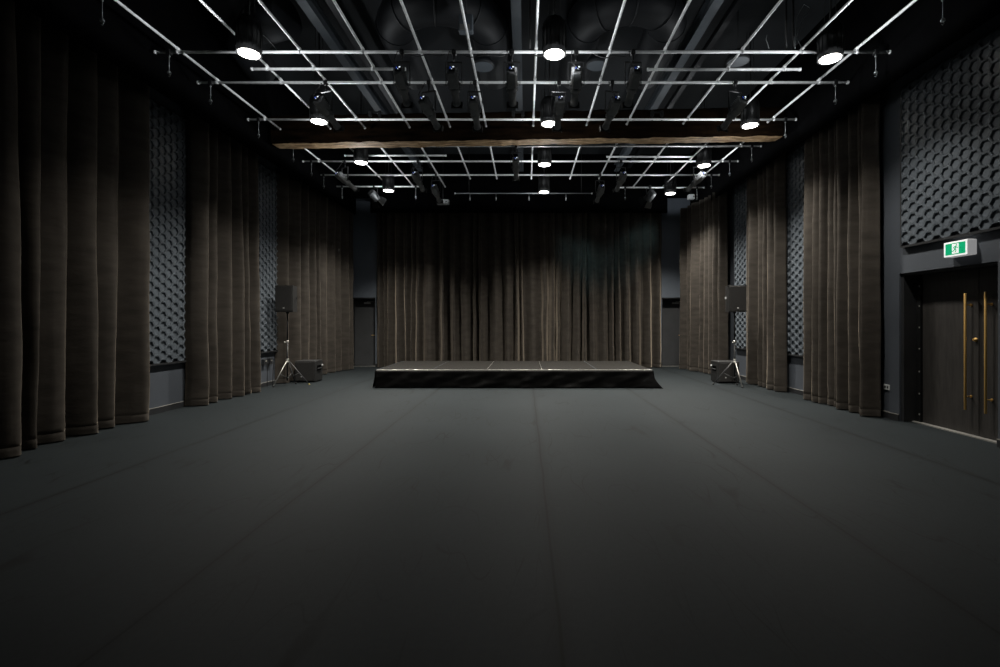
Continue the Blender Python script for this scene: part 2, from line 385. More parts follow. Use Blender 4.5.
# back doors
for i, (x0, x1) in enumerate(BD):
    b = MB(); yy = YB+.3
    b.box(x0, x0+.03, YB+.02, yy+.05, 0, zt); b.box(x1-.03, x1, YB+.02, yy+.05, 0, zt); b.box(x0, x1, YB+.02, yy+.05, zt-.04, zt)
    o = struct(b.build('door_%d' % (i+2), 'base'), 'dark back door beside the stage curtain, ' + ('left corner' if i == 0 else 'right corner'))
    b = MB(); b.bev(x0+.032, x1-.032, yy, yy+.045, .012, zt-.045, .004); lf = b.build('door_leaf', 'door_back', o)
    b = MB(); cx = x0+.36 if i == 0 else x0+.42
    b.bev(cx, cx+.22, yy-.06, yy, 2.06, 2.12, .006); b.box(cx+.1, cx+.32, yy-.075, yy-.06, 2.125, 2.14); b.build('door_closer', 'white', lf)
    b = MB(); hx = x1-.10 if i == 0 else x1-.1
    b.tube([(hx, yy, 1.02), (hx, yy-.05, 1.02), (hx-.12, yy-.055, 1.02)], .01, 8); b.lathe([(.025, 0), (.025, .008)], 14, Matrix.Translation((hx, yy, 1.02)) @ Matrix.Rotation(PI/2, 4, 'X')); b.build('door_handle', 'brass', lf)
    b = MB(); b.box(x0, x1, YB-.01, YB+.07, 0, .018); b.build('threshold', 'trim_light', o)

# ---------------------------------------------------------------- exit sign
sg = empty('exit_sign', (XR, 6.14, 2.38), 'green and white running-man exit sign above the double doors', 'exit sign')
b = MB(); b.bev(-.12, -.002, -.17, .17, -.095, .095, .006); b.build('housing', 'sign_side', sg)
b = MB(); b.box(-.1215, -.12, -.166, .166, -.091, .091); b.build('lit_face_frame', 'sign_w', sg)
b = MB(); b.box(-.1227, -.1215, -.142, .142, -.072, .072)
gf = b.build('green_face', 'sign_g', sg)
# white doorway with a green running figure (viewer sees +y at the left)
def flat(polys, n0, n1, m, name, par):
    b = MB()
    for poly in polys:
        k = len(poly)
        vs = [(-n0, -u, v) for u, v in poly] + [(-n1, -u, v) for u, v in poly]
        b.add(vs, [tuple(range(k)), tuple(range(2*k-1, k-1, -1))] + [(i, (i+1) % k, k+(i+1) % k, k+i) for i in range(k)])
    return b.build(name, m, par)
flat([[(-.045, -.06), (.05, -.06), (.05, .06), (-.045, .06)]], .1225, .1240, 'sign_w', 'white_doorway', gf)
def seg(a, c, w_):
    a = Vector(a); c = Vector(c); t = (c-a).normalized(); n = Vector((-t.y, t.x))*w_
    return [tuple(a+n), tuple(a-n), tuple(c-n), tuple(c+n)]
head = [(.018+.0105*math.cos(q*PI/5), .043+.0105*math.sin(q*PI/5)) for q in range(10)]
flat([head, seg((.012, .032), (-.004, -.004), .010), seg((.012, .028), (-.018, .024), .005), seg((-.018, .024), (-.026, .006), .005),
      seg((.014, .026), (.03, .008), .005), seg((.03, .008), (.042, .014), .005),
      seg((-.002, 0), (.016, -.02), .0065), seg((.016, -.02), (.006, -.048), .006),
      seg((-.004, -.002), (-.018, -.026), .0065), seg((-.018, -.026), (-.043, -.03), .006)], .1240, .1252, 'sign_g', 'running_figure', gf)

# ---------------------------------------------------------------- small wall fittings
sk = empty('power_socket', (XR, 7.46, .47), 'white double power socket low on the right wall beside the near right drape', 'socket')
b = MB(); b.bev(-.014, 0, -.06, .06, -.04, .04, .003); pl = b.build('face_plate', 'grey_pl', sk)
for a_ in (-.04, .012):
    b = MB(); b.box(-.017, -.014, a_, a_+.028, -.018, .018); b.build('outlet', 'cab', pl)
for q, yy in enumerate((10.98, 11.22)):
    s = empty('wall_connector_box', (XL, yy, .56), 'dark connector box with cable low on the left wall, ' + ('the one nearer the camera' if q == 0 else 'the one nearer the speaker stand'), 'connector box', 'connector boxes under the left wall panel')
    b = MB(); b.bev(0, .07, -.055, .055, -.07, .07, .006); bx = b.build('box', 'base', s)
    b = MB(); b.lathe([(.018, 0), (.018, .02)], 12, Matrix.Translation((.07, 0, .02)) @ Matrix.Rotation(PI/2, 4, 'Y')); b.build('plug', 'alu', s)
    b = MB(); b.tube([(.09, 0, .02), (.12, 0, -.02), (.1, .01, -.25), (.09, .02, -.46), (.09, .02, -.552)], .007, 6); b.build('cable', 'cable', s)

# ---------------------------------------------------------------- low stage
SX0, SX1, SY0, SY1, SH = -3.31, 2.79, 10.84, 13.28, .405
st = empty('stage_platform', ((SX0+SX1)/2, SY0, 0), 'low black portable stage with grey-brown deck panels and a black cloth skirt', 'stage')
ox, oy = -(SX0+SX1)/2, -SY0
pw = (SX1-SX0)/5
for i in range(5):
    b = MB(); b.bev(SX0+i*pw+ox+.004, SX0+(i+1)*pw+ox-.004, .012, SY1-SY0, SH-.03, SH, .003); dk = b.build('deck_panel', 'deck', st)
    b = MB(); x = SX0+i*pw+ox
    b.box(x+.001, x+.006, .012, SY1-SY0, SH-.02, SH+.002); b.build('panel_edging', 'alu' if i in (2, 3) else 'steel', dk)
b = MB(); b.bev(SX0+ox, SX1+ox, 0, .014, SH-.035, SH+.003, .002); b.build('front_edging', 'alu', st)
b = MB(); b.box(SX0+ox+.02, SX1+ox-.02, .02, SY1-SY0-.02, SH-.14, SH-.03); b.build('frame', 'blk_metal', st)
for ix in range(4):
    for iy in range(2):
        b = MB(); x = SX0+ox+.25+ix*1.86; y = .3+iy*1.8; b.tube([(x, y, 0), (x, y, SH-.14)], .024, 10); b.build('leg', 'blk_metal', st)
def skirt(pts, nu, name, seed):   # cloth hung along a polyline
    L = sum((Vector(pts[i+1])-Vector(pts[i])).length for i in range(len(pts)-1)); V = []; nz = 12
    for j in range(nz+1):
        fz = j/nz
        for q in range(nu+1):
            s = L*q/nu; i = 0; a = s
            while i < len(pts)-2 and a > (Vector(pts[i+1])-Vector(pts[i])).length: a -= (Vector(pts[i+1])-Vector(pts[i])).length; i += 1
            A, B = Vector(pts[i]), Vector(pts[i+1]); t = (B-A).normalized(); nn = Vector((t.y, -t.x))
            z = (SH-.03)*(1-fz)+.006
            sag = .008*fz*math.sin(s*7+2*math.sin(s*2.1)+seed) + .05*fz*max(0, noise.noise(Vector((s*1.1, fz*1.5+s*.8, seed)))) + .014*noise.noise(Vector((s*5+fz*3, fz*3-s*2, seed+4)))*min(1, fz*4)
            wv = .012*math.sin(s*9+fz*5)*math.sin(fz*PI)
            corner = .10*fz*fz*math.exp(-((s-L)/.25)**2) if name == 'front_skirt' else 0
            p = A + t*(a+corner*2.0) + nn*(.012+.03*fz+sag+wv+corner)
            V.append((p.x, p.y, z))
    b = MB(); b.add(V, [(j*(nu+1)+q, j*(nu+1)+q+1, (j+1)*(nu+1)+q+1, (j+1)*(nu+1)+q) for j in range(nz) for q in range(nu)], True)
    o = b.build(name, 'skirt', st); m = o.modifiers.new('t', 'SOLIDIFY'); m.thickness = .003; return o
skirt([(SX0+ox-.01, -.005), (SX1+ox+.01, -.005)], 360, 'front_skirt', 1)
skirt([(SX0+ox-.01, SY1-SY0), (SX0+ox-.01, -.02)], 120, 'side_skirt', 5)
skirt([(SX1+ox+.01, -.02), (SX1+ox+.01, SY1-SY0)], 120, 'side_skirt', 9)

# ---------------------------------------------------------------- speakers, stands, subwoofers
def pa_set(sx, sy, feet, flip, side):
    s = empty('speaker_stand', (sx, sy, 0), 'black tripod speaker stand with silver collar near the %s curtains' % side, 'speaker stand')
    b = MB(); b.tube([(0, 0, .12), (0, 0, 1.02)], .019, 12); b.build('lower_pole', 'blk_metal', s)
    b = MB(); b.tube([(0, 0, 1.0), (0, 0, 1.66)], .015, 12); b.build('upper_pole', 'blk_metal', s)
    b = MB(); b.lathe([(.024, .53), (.03, .535), (.03, .56), (.022, .565), (.022, .585), (.03, .59), (.03, .615), (.024, .62)], 16); b.build('collar', 'alu', s)
    b = MB(); b.lathe([(.024, .98), (.028, .985), (.028, 1.03), (.02, 1.04)], 14); b.tube([(0, 0, 1.0), (-.05, -.03, 1.0)], .008, 8); b.tube([(-.05, -.03, .985), (-.05, -.03, 1.015)], .014, 8); b.build('height_clamp', 'alu', s)
    b = MB(); b.lathe([(.024, .16), (.028, .165), (.028, .2), (.022, .205)], 14); b.build('lower_collar', 'blk_metal', s)
    for k, (fx, fy) in enumerate(feet):
        b = MB(); b.tube([(fx*.05, fy*.05, .575), (fx*.97, fy*.97, .03)], .0115, 8)
        lg = b.build('leg', 'alu' if ((k == 0) if not flip else (k == 1)) else 'blk_gloss', s)  # one leg in bright metal, the others black
        if k == 0 or flip and k == 1: lg['label'] = 'tripod leg'
        b = MB(); b.tube([(fx*.96, fy*.96, .036), (fx, fy, .006)], [.016, .02], 8); b.build('rubber_foot', 'rope' if (k == 1 and not flip) else 'cab', lg)
        b = MB(); b.tube([(fx*.03, fy*.03, .18), (fx*.52, fy*.52, .285)], .008, 6); b.build('brace', 'blk_gloss', s)
    sp = empty('loudspeaker', (sx, sy, 1.66), 'black loudspeaker with pale badge on top of the %s tripod stand' % side, 'speaker', None, 0)
    wv, dv, hv = .2, .16, .62
    b = MB(); P = []
    for z in (.03, hv+.0):
        P += [(-wv, -dv, z), (wv, -dv, z), (wv*.72, dv, z), (-wv*.72, dv, z)]
    b.add(P, [(0,3,2,1),(4,5,6,7),(0,1,5,4),(1,2,6,5),(2,3,7,6),(3,0,4,7)]); b.bev(-wv-.004, wv+.004, -dv-.01, -dv+.05, .026, .045, .003); b.bev(-wv-.004, wv+.004, -dv-.01, -dv+.05, hv-.015, hv+.004, .003)
    b.build('cabinet', 'cab', sp)
    b = MB(); b.bev(-wv+.012, wv-.012, -dv-.018, -dv, .05, hv-.02, .006); gr = b.build('grille', 'grille', sp)
    b = MB(); b.bev(-.018, .018, -dv-.022, -dv-.018, .105, .125, .0015); b.build('badge', 'white', gr)
    b = MB(); b.lathe([(.03, 0), (.03, .03)], 14); b.build('pole_mount', 'blk_metal', sp)
    b = MB(); hx = -wv-.012 if flip else wv+.004; b.bev(hx, hx+.012, -.03, .03, .32, .37, .003); b.build('side_handle', 'grey_pl' if flip else 'blk_metal', sp)
    return s, sp
pa_set(-5.46, 11.22, [(-.2, -.26), (.46, .1), (.05, .3)], False, 'left')
pa_set(4.76, 11.18, [(-.42, .2), (.03, -.34), (.14, .2)], True, 'right')
def sub(x0, x1, y0, y1, side):
    cx, cy = (x0+x1)/2, (y0+y1)/2; h = .52
    s = empty('subwoofer', (cx, cy, 0), 'black box subwoofer on the floor beside the %s speaker stand' % side, 'subwoofer')
    hw, hd = (x1-x0)/2, (y1-y0)/2
    b = MB(); b.bev(-hw, hw, -hd, hd, .02, h, .012); b.build('cabinet', 'cab', s)
    b = MB(); b.bev(-hw+.02, hw-.02, -hd-.012, -hd+.002, .045, h-.03, .005); gr = b.build('grille', 'grille', s)
    b = MB(); b.bev(-.01+(-.08), .016-.08, -hd-.016, -hd-.012, .13, .15, .001); b.build('badge', 'white', gr)
    sg_ = 1 if side == 'left' else -1
    b = MB(); hx = sg_*hw; b.box(min(hx, hx+sg_*.006), max(hx, hx+sg_*.006), -.11, .11, .28, .4); b.build('handle_recess', 'black', s)
    b = MB(); b.tube([(hx+sg_*.006, -.09, .33), (hx+sg_*.03, -.07, .33), (hx+sg_*.03, .07, .33), (hx+sg_*.006, .09, .33)], .009, 8); b.build('side_handle', 'blk_gloss', s)
    b = MB(); b.lathe([(.02, 0), (.02, .025), (.012, .03)], 12, Matrix.Translation((hx, .17, .39)) @ Matrix.Rotation(sg_*PI/2, 4, 'Y')); b.build('cable_plug', 'grey_pl', s)
    for a in (-1, 1):
        for c in (-1, 1):
            b = MB(); b.lathe([(.022, 0), (.018, .021)], 10, Matrix.Translation((a*(hw-.05), c*(hd-.05), 0))); b.build('foot', 'cab', s)
sub(-5.58, -5.09, 11.82, 12.27, 'left')
sub(4.56, 5.06, 11.62, 12.1, 'right')

# ---------------------------------------------------------------- timber beam
def timber():
    A = Vector((-5.2, 9.98)); B = Vector((5.02, 9.55)); n = 150; V = []; t = (B-A).normalized(); nn = Vector((-t.y, t.x))
    prof = [(-.20, .05), (-.165, 0), (.145, 0), (.20, .04), (.21, .3), (.20, .53), (.16, .57), (-.15, .57), (-.20, .54), (-.205, .3)]
    for i in range(n+1):
        c = A+(B-A)*i/n
        for k, (dd, hh) in enumerate(prof):
            q = Vector((i*.22, k*1.7, 0)); w1 = .022*noise.noise(q)+.008*noise.noise(q*4); w2 = .022*noise.noise(q+Vector((9, 3, 1)))+.008*noise.noise(q*4+Vector((3, 1, 0)))
            p = c + nn*(dd+.2+w1); V.append((p.x, p.y, Zr(3.645)+hh+w2))
    m = len(prof)
    F = [(i*m+k, (i+1)*m+k, (i+1)*m+(k+1) % m, i*m+(k+1) % m) for i in range(n) for k in range(m)]
    F += [tuple(range(m)), tuple(n*m+k for k in range(m-1, -1, -1))]
    b = MB(); b.add(V, F); return b
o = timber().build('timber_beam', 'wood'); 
o.data.materials.append(M['wood_unlit'])
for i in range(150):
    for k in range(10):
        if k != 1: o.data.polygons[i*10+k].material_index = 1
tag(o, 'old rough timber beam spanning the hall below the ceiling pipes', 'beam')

# ---------------------------------------------------------------- steel beams under the ceiling
def ibeam(x, z, name, label, w_=.15, h=.22):
    b = MB(); y0, y1 = -1, 15.3
    b.box(x-w_/2, x+w_/2, y0, y1, z, z+.015); b.box(x-w_/2, x+w_/2, y0, y1, z+h-.015, z+h); b.box(x-.008, x+.008, y0, y1, z+.015, z+h-.015)
    tag(b.build(name, 'steel'), label, 'beam', 'lengthwise steel beams')
zb = Zr(4.7)
for xr, nm in ((-.70, 'left'), (-.032, 'middle'), (.60, 'right')):
    ibeam(xr*4.7, zb, 'steel_beam', 'grey steel beam running lengthwise under the ceiling, the %s one of three' % nm)
for xr, nm in ((-.615, 'left'), (.67, 'right')):
    b = MB(); x = xr*4.8; b.box(x-.05, x+.05, -1, 15.3, Zr(4.8), Zr(4.86)); b.box(x-.05, x-.044, -1, 15.3, Zr(4.86), Zr(4.9)); b.box(x+.044, x+.05, -1, 15.3, Zr(4.86), Zr(4.9))
    tag(b.build('cable_tray', 'duct'), 'dark narrow cable tray beside the %s steel beam' % nm, 'cable tray')

# ---------------------------------------------------------------- pipe grid
LR = [-344, -273, -224, -161.4, -105, -55, 10, 83, 137.6, 214, 273, 326.6]
LX = [r/270*3.85 for r in LR]
ORD = ['first', 'second', 'third', 'fourth', 'fifth', 'sixth', 'seventh', 'eighth', 'ninth', 'tenth', 'eleventh', 'twelfth']
for i, x in enumerate(LX):
    for part in (0, 1):
        y0, y1 = (1.5, 9.42 + (.36*(1-(x+5)/10))) if part == 0 else (10.2-.04*x, 13.95 if abs(LR[i]) > 160 else 13.15)
        p = empty('grid_pipe', (x, y0, Zr(3.85)), '%s lengthwise silver grid pipe from the left, %s the timber beam' % (ORD[i], 'in front of' if part == 0 else 'beyond'), 'pipe', 'lengthwise grid pipes')
        b = MB(); b.tube([(0, 0, 0), (0, y1-y0, 0)], .0185, 12); b.build('tube', 'pipe', p)
        b = MB(); b.tube([(0, y1-y0-.01, 0), (0, y1-y0+.012, 0)], .022, 12); b.build('end_cap', 'pipe', p)
def cross(px0, px1, y, label, black=False, hooks=(True, True), clamps=True, z=3.8, d=None):
    d = d or 490*z/(322-y); x0, x1 = X(px0, d), X(px1, d)
    p = empty('cross_pipe', ((x0+x1)/2, d, Zr(z)), label, 'pipe', 'crosswise grid pipes'); h = (x1-x0)/2; cx = (x0+x1)/2
    b = MB(); b.tube([(-h, 0, 0), (h, 0, 0)],   .0205 if not black else .014, 12); b.build('tube', 'pipe' if not black else 'wire', p)
    for s, hk in zip((-1, 1), hooks):
        b = MB(); b.tube([(s*(h-.015), 0, 0), (s*(h+.012), 0, 0)], .026, 12); b.build('end_cap', 'pipe', p)
        if hk:
            hx = s*(h-.20)
            b = MB(); b.tube([(hx, 0, -.03), (hx, 0, -.27)], .0045, 6); b.tube([(hx-.012, 0, -.06), (hx+.012, 0, -.06)], .01, 6)
            b.lathe([(.024, -.305), (.024, -.285), (.01, -.265)], 10, Matrix.Translation((hx, 0, 0))); b.tube([(hx, 0, -.30), (hx+.016, 0, -.325), (hx, 0, -.35), (hx-.012, 0, -.335)], .005, 6)
            b.build('hanger_hook', 'wire', p)
            b = MB(); b.bev(hx-.028, hx+.028, -.032, .032, -.034, .034, .006); b.build('hook_clamp', 'blk_metal', p)
    if clamps:
        for x in LX:
            if abs(x-cx) < h-.03:
                b = MB(); b.lathe([(.0245, -.02), (.0245, .02)], 12, Matrix.Translation((x-cx, 0, 0)) @ Matrix.Rotation(PI/2, 4, 'Y')); b.lathe([(.0235, -.02), (.0235, .02)], 12, Matrix.Translation((x-cx, 0, .05)) @ Matrix.Rotation(PI/2, 4, 'X'))
                b.build('pipe_clamp', 'pipe', p)
    # ceiling hangers on the long ones
    return p, d
cross(85, 960, -5, 'long crosswise pipe nearest the camera, mostly above the frame', d=5.7)
P1, d1 = cross(155, 890, 52, 'long crosswise silver pipe level with the nearest row of house lights')
cross(252, 405, 69, 'short crosswise silver pipe on the left, in front of the timber beam', hooks=(False, False))
cross(648, 800, 69.5, 'short crosswise silver pipe on the right, in front of the timber beam', hooks=(False, False))
P2, d2 = cross(198, 848, 82.5, 'second long crosswise silver pipe, carrying tilted stage lights')
P3, d3 = cross(248, 796, 119.5, 'long crosswise silver pipe right in front of the timber beam')
P4, d4 = cross(284, 761, 146, 'long crosswise silver pipe just beyond the timber beam')
cross(345, 446, 155.5, 'short crosswise silver pipe beyond the timber beam on the left', hooks=(False, False))
cross(607, 692, 156.8, 'short crosswise silver pipe beyond the timber beam on the right', hooks=(False, False))
P5, d5 = cross(303, 738, 161.3, 'second long crosswise silver pipe beyond the timber beam')
P6, d6 = cross(316, 719, 175, 'third long crosswise silver pipe beyond the timber beam')
cross(335, 423, 186.5, 'farthest short silver pipe near the back curtain on the left')
cross(618, 704, 187.5, 'farthest short silver pipe near the back curtain on the right')
d7 = 14.4
p, _ = cross(455, 592, 193, 'thin dark pipe with small hooks in front of the back curtain', black=True, hooks=(False, False), clamps=False, d=d7, z=3.78)
for px in (470, 496, 529, 566):
    b = MB(); x = X(px, d7)-p.location.x; b.tube([(x, 0, -.02), (x, 0, -.1)], .006, 6); b.lathe([(.02, -.21), (.02, -.12), (.01, -.1)], 8, Matrix.Translation((x, 0, 0))); b.build('hook', 'wire', p)
for x in (-1.6, 1.7):
    b = MB(); b.tube([(x, 0, 0), (x, 0, ZC-Zr(3.78))], .008, 8); b.build('drop_rod', 'cable', p)

# ---------------------------------------------------------------- house lights
LZ = 3.55
def house_light(x, y, label, proto=[]):
    top = ZC - Zr(LZ)
    if not proto:
        r = empty('house_light', (x, y, Zr(LZ)), label, 'ceiling light', 'round house lights')
        b = MB(); b.lathe([(.13, .02), (.148, 0), (.152, .0), (.152, .40), (.146, .42), (.12, .43), (.12, .46), (.05, .47)], 28)
        b.v = [(vx, vy, vz) for vx, vy, vz in b.v]
        body = b.build('housing', 'blk_metal', r)
        b = MB()
        for k in range(16):
            m = Matrix.Rotation(k*PI/8, 4, 'Z'); b.box(.148, .16, -.004, .004, .06, .38, m)
        b.build('cooling_fins', 'blk_metal', body)
        b = MB(); b.lathe([(.128, .012), (.128, .0), (.11, -.003), (.075, -.005), (.03, -.006), (.008, -.0062)], 28); b.build('lens', 'lens', r)
        b = MB(); b.tube([(-.08, 0, .45), (-.06, 0, top)], .004, 6); b.tube([(.08, 0, .45), (.06, 0, top)], .004, 6); b.build('suspension_wires', 'cable', r)
        b = MB(); b.tube([(0, 0, .46), (.01, 0, .9), (0, 0, top)], .012, 8); b.build('power_cable', 'cable', r)
        ld = bpy.data.lights.new('lamp_beam', 'SPOT'); ld.energy = SPOT_W; ld.color = (1.0, .955, .87); ld.spot_size = math.radians(117); ld.spot_blend = 1.0; ld.shadow_soft_size = .11
        lo = bpy.data.objects.new('lamp_beam', ld); COL.objects.link(lo); lo.parent = r; lo.location = (0, 0, -.14)
        pd = bpy.data.lights.new('pipe_uplight', 'SPOT'); pd.spot_size = math.radians(178); pd.spot_blend = .12; pd.energy = UPLIGHT_W; pd.color = (.93, .97, 1.0); pd.shadow_soft_size = .09  # added uplight to brighten the pipes; the lamp itself only shines down
        po = bpy.data.objects.new('pipe_uplight', pd); COL.objects.link(po); po.parent = r; po.location = (0, 0, -.15); po.rotation_euler = (PI, 0, 0)
        proto.append(r); return r
    r = copy_tree(proto[0]); r.location = (x, y, Zr(LZ)); r['label'] = label; return r
ROWP = [.6, 1.12, 1.2, 1.45]
rows = [('nearest row', [(1.83, -1.035, .1), (1.835, .106, 1), (1.865, 1.158, 2)]), ('second row, just before the timber beam', [(2.45, -1.035, 0), (2.48, .117, 1), (2.50, 1.143, 2)]),
        ('third row, beyond the timber beam', [(3.08, -1.038, 0), (3.12, .118, 1), (3.14, 1.141, 2)]), ('farthest row, above the stage', [(3.74, -1.05, 0), (3.78, .139, 1), (3.82, 1.125, 2)])]
for rn, ls in rows:
    for (dd, xx, k), nm in zip(ls, ('left', 'middle', 'right')):
        h = house_light(xx*LZ, dd*LZ, 'glowing black cylindrical house light, %s, %s one' % (rn, nm))
        for ch in h.children:      # row powers set to darken the foreground and lift the backdrop
            if ch.name.startswith('lamp_beam'): ch.data = ch.data.copy(); ch.data.energy = SPOT_W*ROWP[[q[0] for q in rows].index(rn)]

# ---------------------------------------------------------------- profile stage lights
def spotlight(blue=False):
    r = empty('profile_stage_light', (0, 0, 0), '', 'stage light', 'black profile stage lights on the pipe grid')
    b = MB(); b.bev(-.03, .03, -.03, .03, -.045, .035, .008); b.tube([(0, 0, -.045), (0, 0, -.08)], .012, 8); b.tube([(0, -.03, -.02), (0, -.07, -.02)], .008, 6); b.build('hook_clamp', 'blk_metal', r)
    b = MB()
    b.box(-.115, .115, -.015, .015, -.152, -.142)
    for s in (-1, 1): b.box(s*.112-.004, s*.112+.004, -.016, .016, -.47, -.145)
    b.tube([(0, 0, -.06), (0, 0, -.145)], .012, 8)
    b.build('yoke', 'blk_metal', r)
    T = Matrix.Translation((0, 0, -.455)) @ Matrix.Rotation(math.radians(-27), 4, 'X') @ Matrix.Diagonal((.82, .82, .82, 1))   # local +y is the beam direction
    b = MB(); b.bev(-.085, .085, -.28, .05, -.085, .09, .025, T)
    for k in range(7): b.bev(-.09, .09, -.26+k*.035, -.25+k*.035, -.07, .095, .003, T)
    b.tube([T @ Vector((-.115, 0, 0)), T @ Vector((-.085, 0, 0))], .025, 10); b.tube([T @ Vector((.115, 0, 0)), T @ Vector((.085, 0, 0))], .025, 10)
    body = b.build('lamp_housing', 'fixture', r)
    b = MB(); A = T @ Matrix.Rotation(-PI/2, 4, 'X')
    b.lathe([(.07, .04), (.085, .06), (.085, .14), (.062, .15), (.062, .34), (.07, .345), (.07, .40), (.062, .41)], 18, A); b.bev(-.1, .1, .09, .105, -.02, .02, .003, T); b.build('lens_barrel', 'fixture', r)
    b = MB(); b.bev(-.095, .095, .41, .43, -.08, .08, .006, T); b.box(-.1, -.092, .40, .47, -.06, .06, T); b.box(.092, .1, .40, .47, -.06, .06, T); b.build('accessory_holder', 'blk_metal', r)
    b = MB(); b.bev(-.05, .05, -.31, -.28, -.06, .06, .008, T); rp = b.build('rear_panel', 'blk_metal', r)
    b = MB(); b.box(.012, .04, -.314, -.31, .01, .035, T); b.box(-.005, .008, -.314, -.31, -.03, -.018, T); b.build('status_display', 'led', rp)
    b = MB(); b.box(-.04, -.015, -.314, -.31, -.02, .02, T); b.build('blue_indicator', 'led_blue', rp)
    b = MB(); q = [Vector((-.06, -.02, .0)), T @ Vector((-.12, -.28, .1)), T @ Vector((-.06, -.38, .02)), T @ Vector((-.02, -.31, -.03))]
    pts = []
    for i in range(13):
        t = i/12; pts.append(q[0]*(1-t)**3+q[1]*3*t*(1-t)**2+q[2]*3*t*t*(1-t)+q[3]*t**3)
    b.tube(pts, .006, 6); b.build('power_cable', 'cable', r)
    return r
proto = spotlight(); used = [False]
def place_spot(px, d, pan, label, z=3.8):
    r = proto if not used[0] else copy_tree(proto); used[0] = True
    r.location = (X(px, d), d, Zr(z)); r.rotation_euler = (0, 0, math.radians(pan)); r['label'] = label
NTH = ['leftmost', 'second', 'third', 'fourth', 'rightmost']
for k, px in enumerate((402, 454, 512, 576, 633)):
    place_spot(px, d1, (0, 0, 0, 0, 2)[k], '%s of the five black profile lights on the nearest long pipe' % (NTH[k] if k in (0, 4) else NTH[k] + ' from the left'))
for px, pan, tx in ((326, -16, 'tilted, beside the left house light'), (429, -17, 'tilted left-hand one of the middle group'), (475, -2, 'pointing straight ahead, left of the centre pipe'),
                    (559, 2, 'pointing straight ahead beside the middle house light'), (612, 12, 'tilted, just right of the middle house light'), (735, 14, 'tilted, beside the right house light')):
    place_spot(px, d2, pan, 'black profile light on the second long pipe, ' + tx)
for px, d, pan, tx in ((516, d4, 0, 'hanging at the centre just beyond the timber beam'), (345, d5, -35, 'tilted, left of the third row house light'), (418, d5, -12, 'hanging left of centre on the second far pipe'),
                       (621, d5, 10, 'hanging right of centre on the second far pipe'), (697, d5, 28, 'tilted, beside the third row right house light'), (600, d6, 8, 'hanging right of centre on the third far pipe'), (436, d6, -8, 'hanging left of centre on the third far pipe')):
    place_spot(px, d, pan, 'black profile light beyond the timber beam, ' + tx)

# wash lights with barn doors
def wash():
    r = empty('wash_light', (0, 0, 0), '', 'stage light', 'black barn-door wash lights')
    b = MB(); b.bev(-.03, .03, -.03, .03, -.045, .035, .008); b.box(-.14, .14, -.015, .015, -.075, -.065)
    for s in (-1, 1): b.box(s*.137-.004, s*.137+.004, -.015, .015, -.3, -.07)
    b.build('yoke', 'blk_metal', r)
    T = Matrix.Translation((0, 0, -.27)) @ Matrix.Rotation(math.radians(-38), 4, 'X')
    A = T @ Matrix.Rotation(-PI/2, 4, 'X')
    b = MB(); b.lathe([(.09, -.16), (.115, -.13), (.12, .08), (.125, .1), (.125, .12)], 20, A); b.build('lamp_housing', 'blk_gloss', r)
    for k in range(4):
        R_ = A @ Matrix.Rotation(k*PI/2, 4, 'Z') @ Matrix.Translation((.125, 0, .12)) @ Matrix.Rotation(math.radians(25), 4, 'Y')
        b = MB(); b.add([R_ @ Vector(q) for q in ((0, -.1, 0), (0, .1, 0), (0, .13, .17), (0, -.13, .17), (.003, -.1, 0), (.003, .1, 0), (.003, .13, .17), (.003, -.13, .17))],
              [(0,3,2,1),(4,5,6,7),(0,1,5,4),(1,2,6,5),(2,3,7,6),(3,0,4,7)]); b.build('barn_door', 'blk_metal', r)
    return r
wp = wash(); d8 = 490*3.8/135.5
for i, (px, pan, tx) in enumerate(((374, -30, 'on the farthest left pipe, left of the house light'), (650, 32, 'on the farthest right pipe, left of the house light'))):
    r = wp if i == 0 else copy_tree(wp); r.location = (X(px, d8), d8, Zr(3.8)); r.rotation_euler = (0, 0, math.radians(pan)); r['label'] = 'black wash light with barn doors ' + tx

# flat grey units at the far end
for px, tx, w_, cat in ((443, 'pale grey flat box hanging left of centre in front of the back curtain', .36, 'projector'), (691, 'small pale grey box hanging at the far right end of the pipes', .18, 'sensor box')):
    d = 14.6; r = empty('hanging_box', (X(px, d), d, Zr(3.57 if px < 500 else 3.72)), tx, cat)
    b = MB(); b.bev(-w_/2, w_/2, -.08, .08, -.07, .07, .01); cs = b.build('casing', 'grey_pl', r)
    b = MB(); b.tube([(0, 0, .07), (0, 0, .25), (0, .02, ZC-r.location.z)], .012, 8); b.build('drop_rod', 'blk_metal', r)
    b = MB(); b.lathe([(.02, 0), (.02, .01)], 10, Matrix.Translation((w_*.3, -.08, 0)) @ Matrix.Rotation(PI/2, 4, 'X')); b.build('lens', 'blk_gloss', cs)

# ---------------------------------------------------------------- ducts, ceiling units, cables
def duct(xc, half, ynear, yfar, z, r, label):
    b = MB(); pts = []
    pts.append((xc-half, yfar, z))
    for i in range(15):
        a = PI - PI*i/14; pts.append((xc+half*math.cos(a), ynear+half - half*math.sin(a), z))
    pts.append((xc+half, yfar, z))
    b.tube(pts, r, 22); o = b.build('air_duct', 'duct'); tag(o, label, 'duct', 'round air ducts above the grid')
    for k in (2, 5, 8, 11, 14):
        p = Vector(pts[k]); q = Vector(pts[k+1]); t = (q-p).normalized()
        b = MB(); b.tube([p-t*.012, p+t*.012], r+.012, 22); b.build('joint_ring', 'duct', o)
duct(-1.38, .78, 7.45, 9.6, Zr(4.86), .31, 'round grey duct bent in a U above the grid, left of the middle beam')
duct(1.62, .68, 7.45, 9.6, Zr(4.86), .31, 'round grey duct bent in a U above the grid, right of the middle beam')
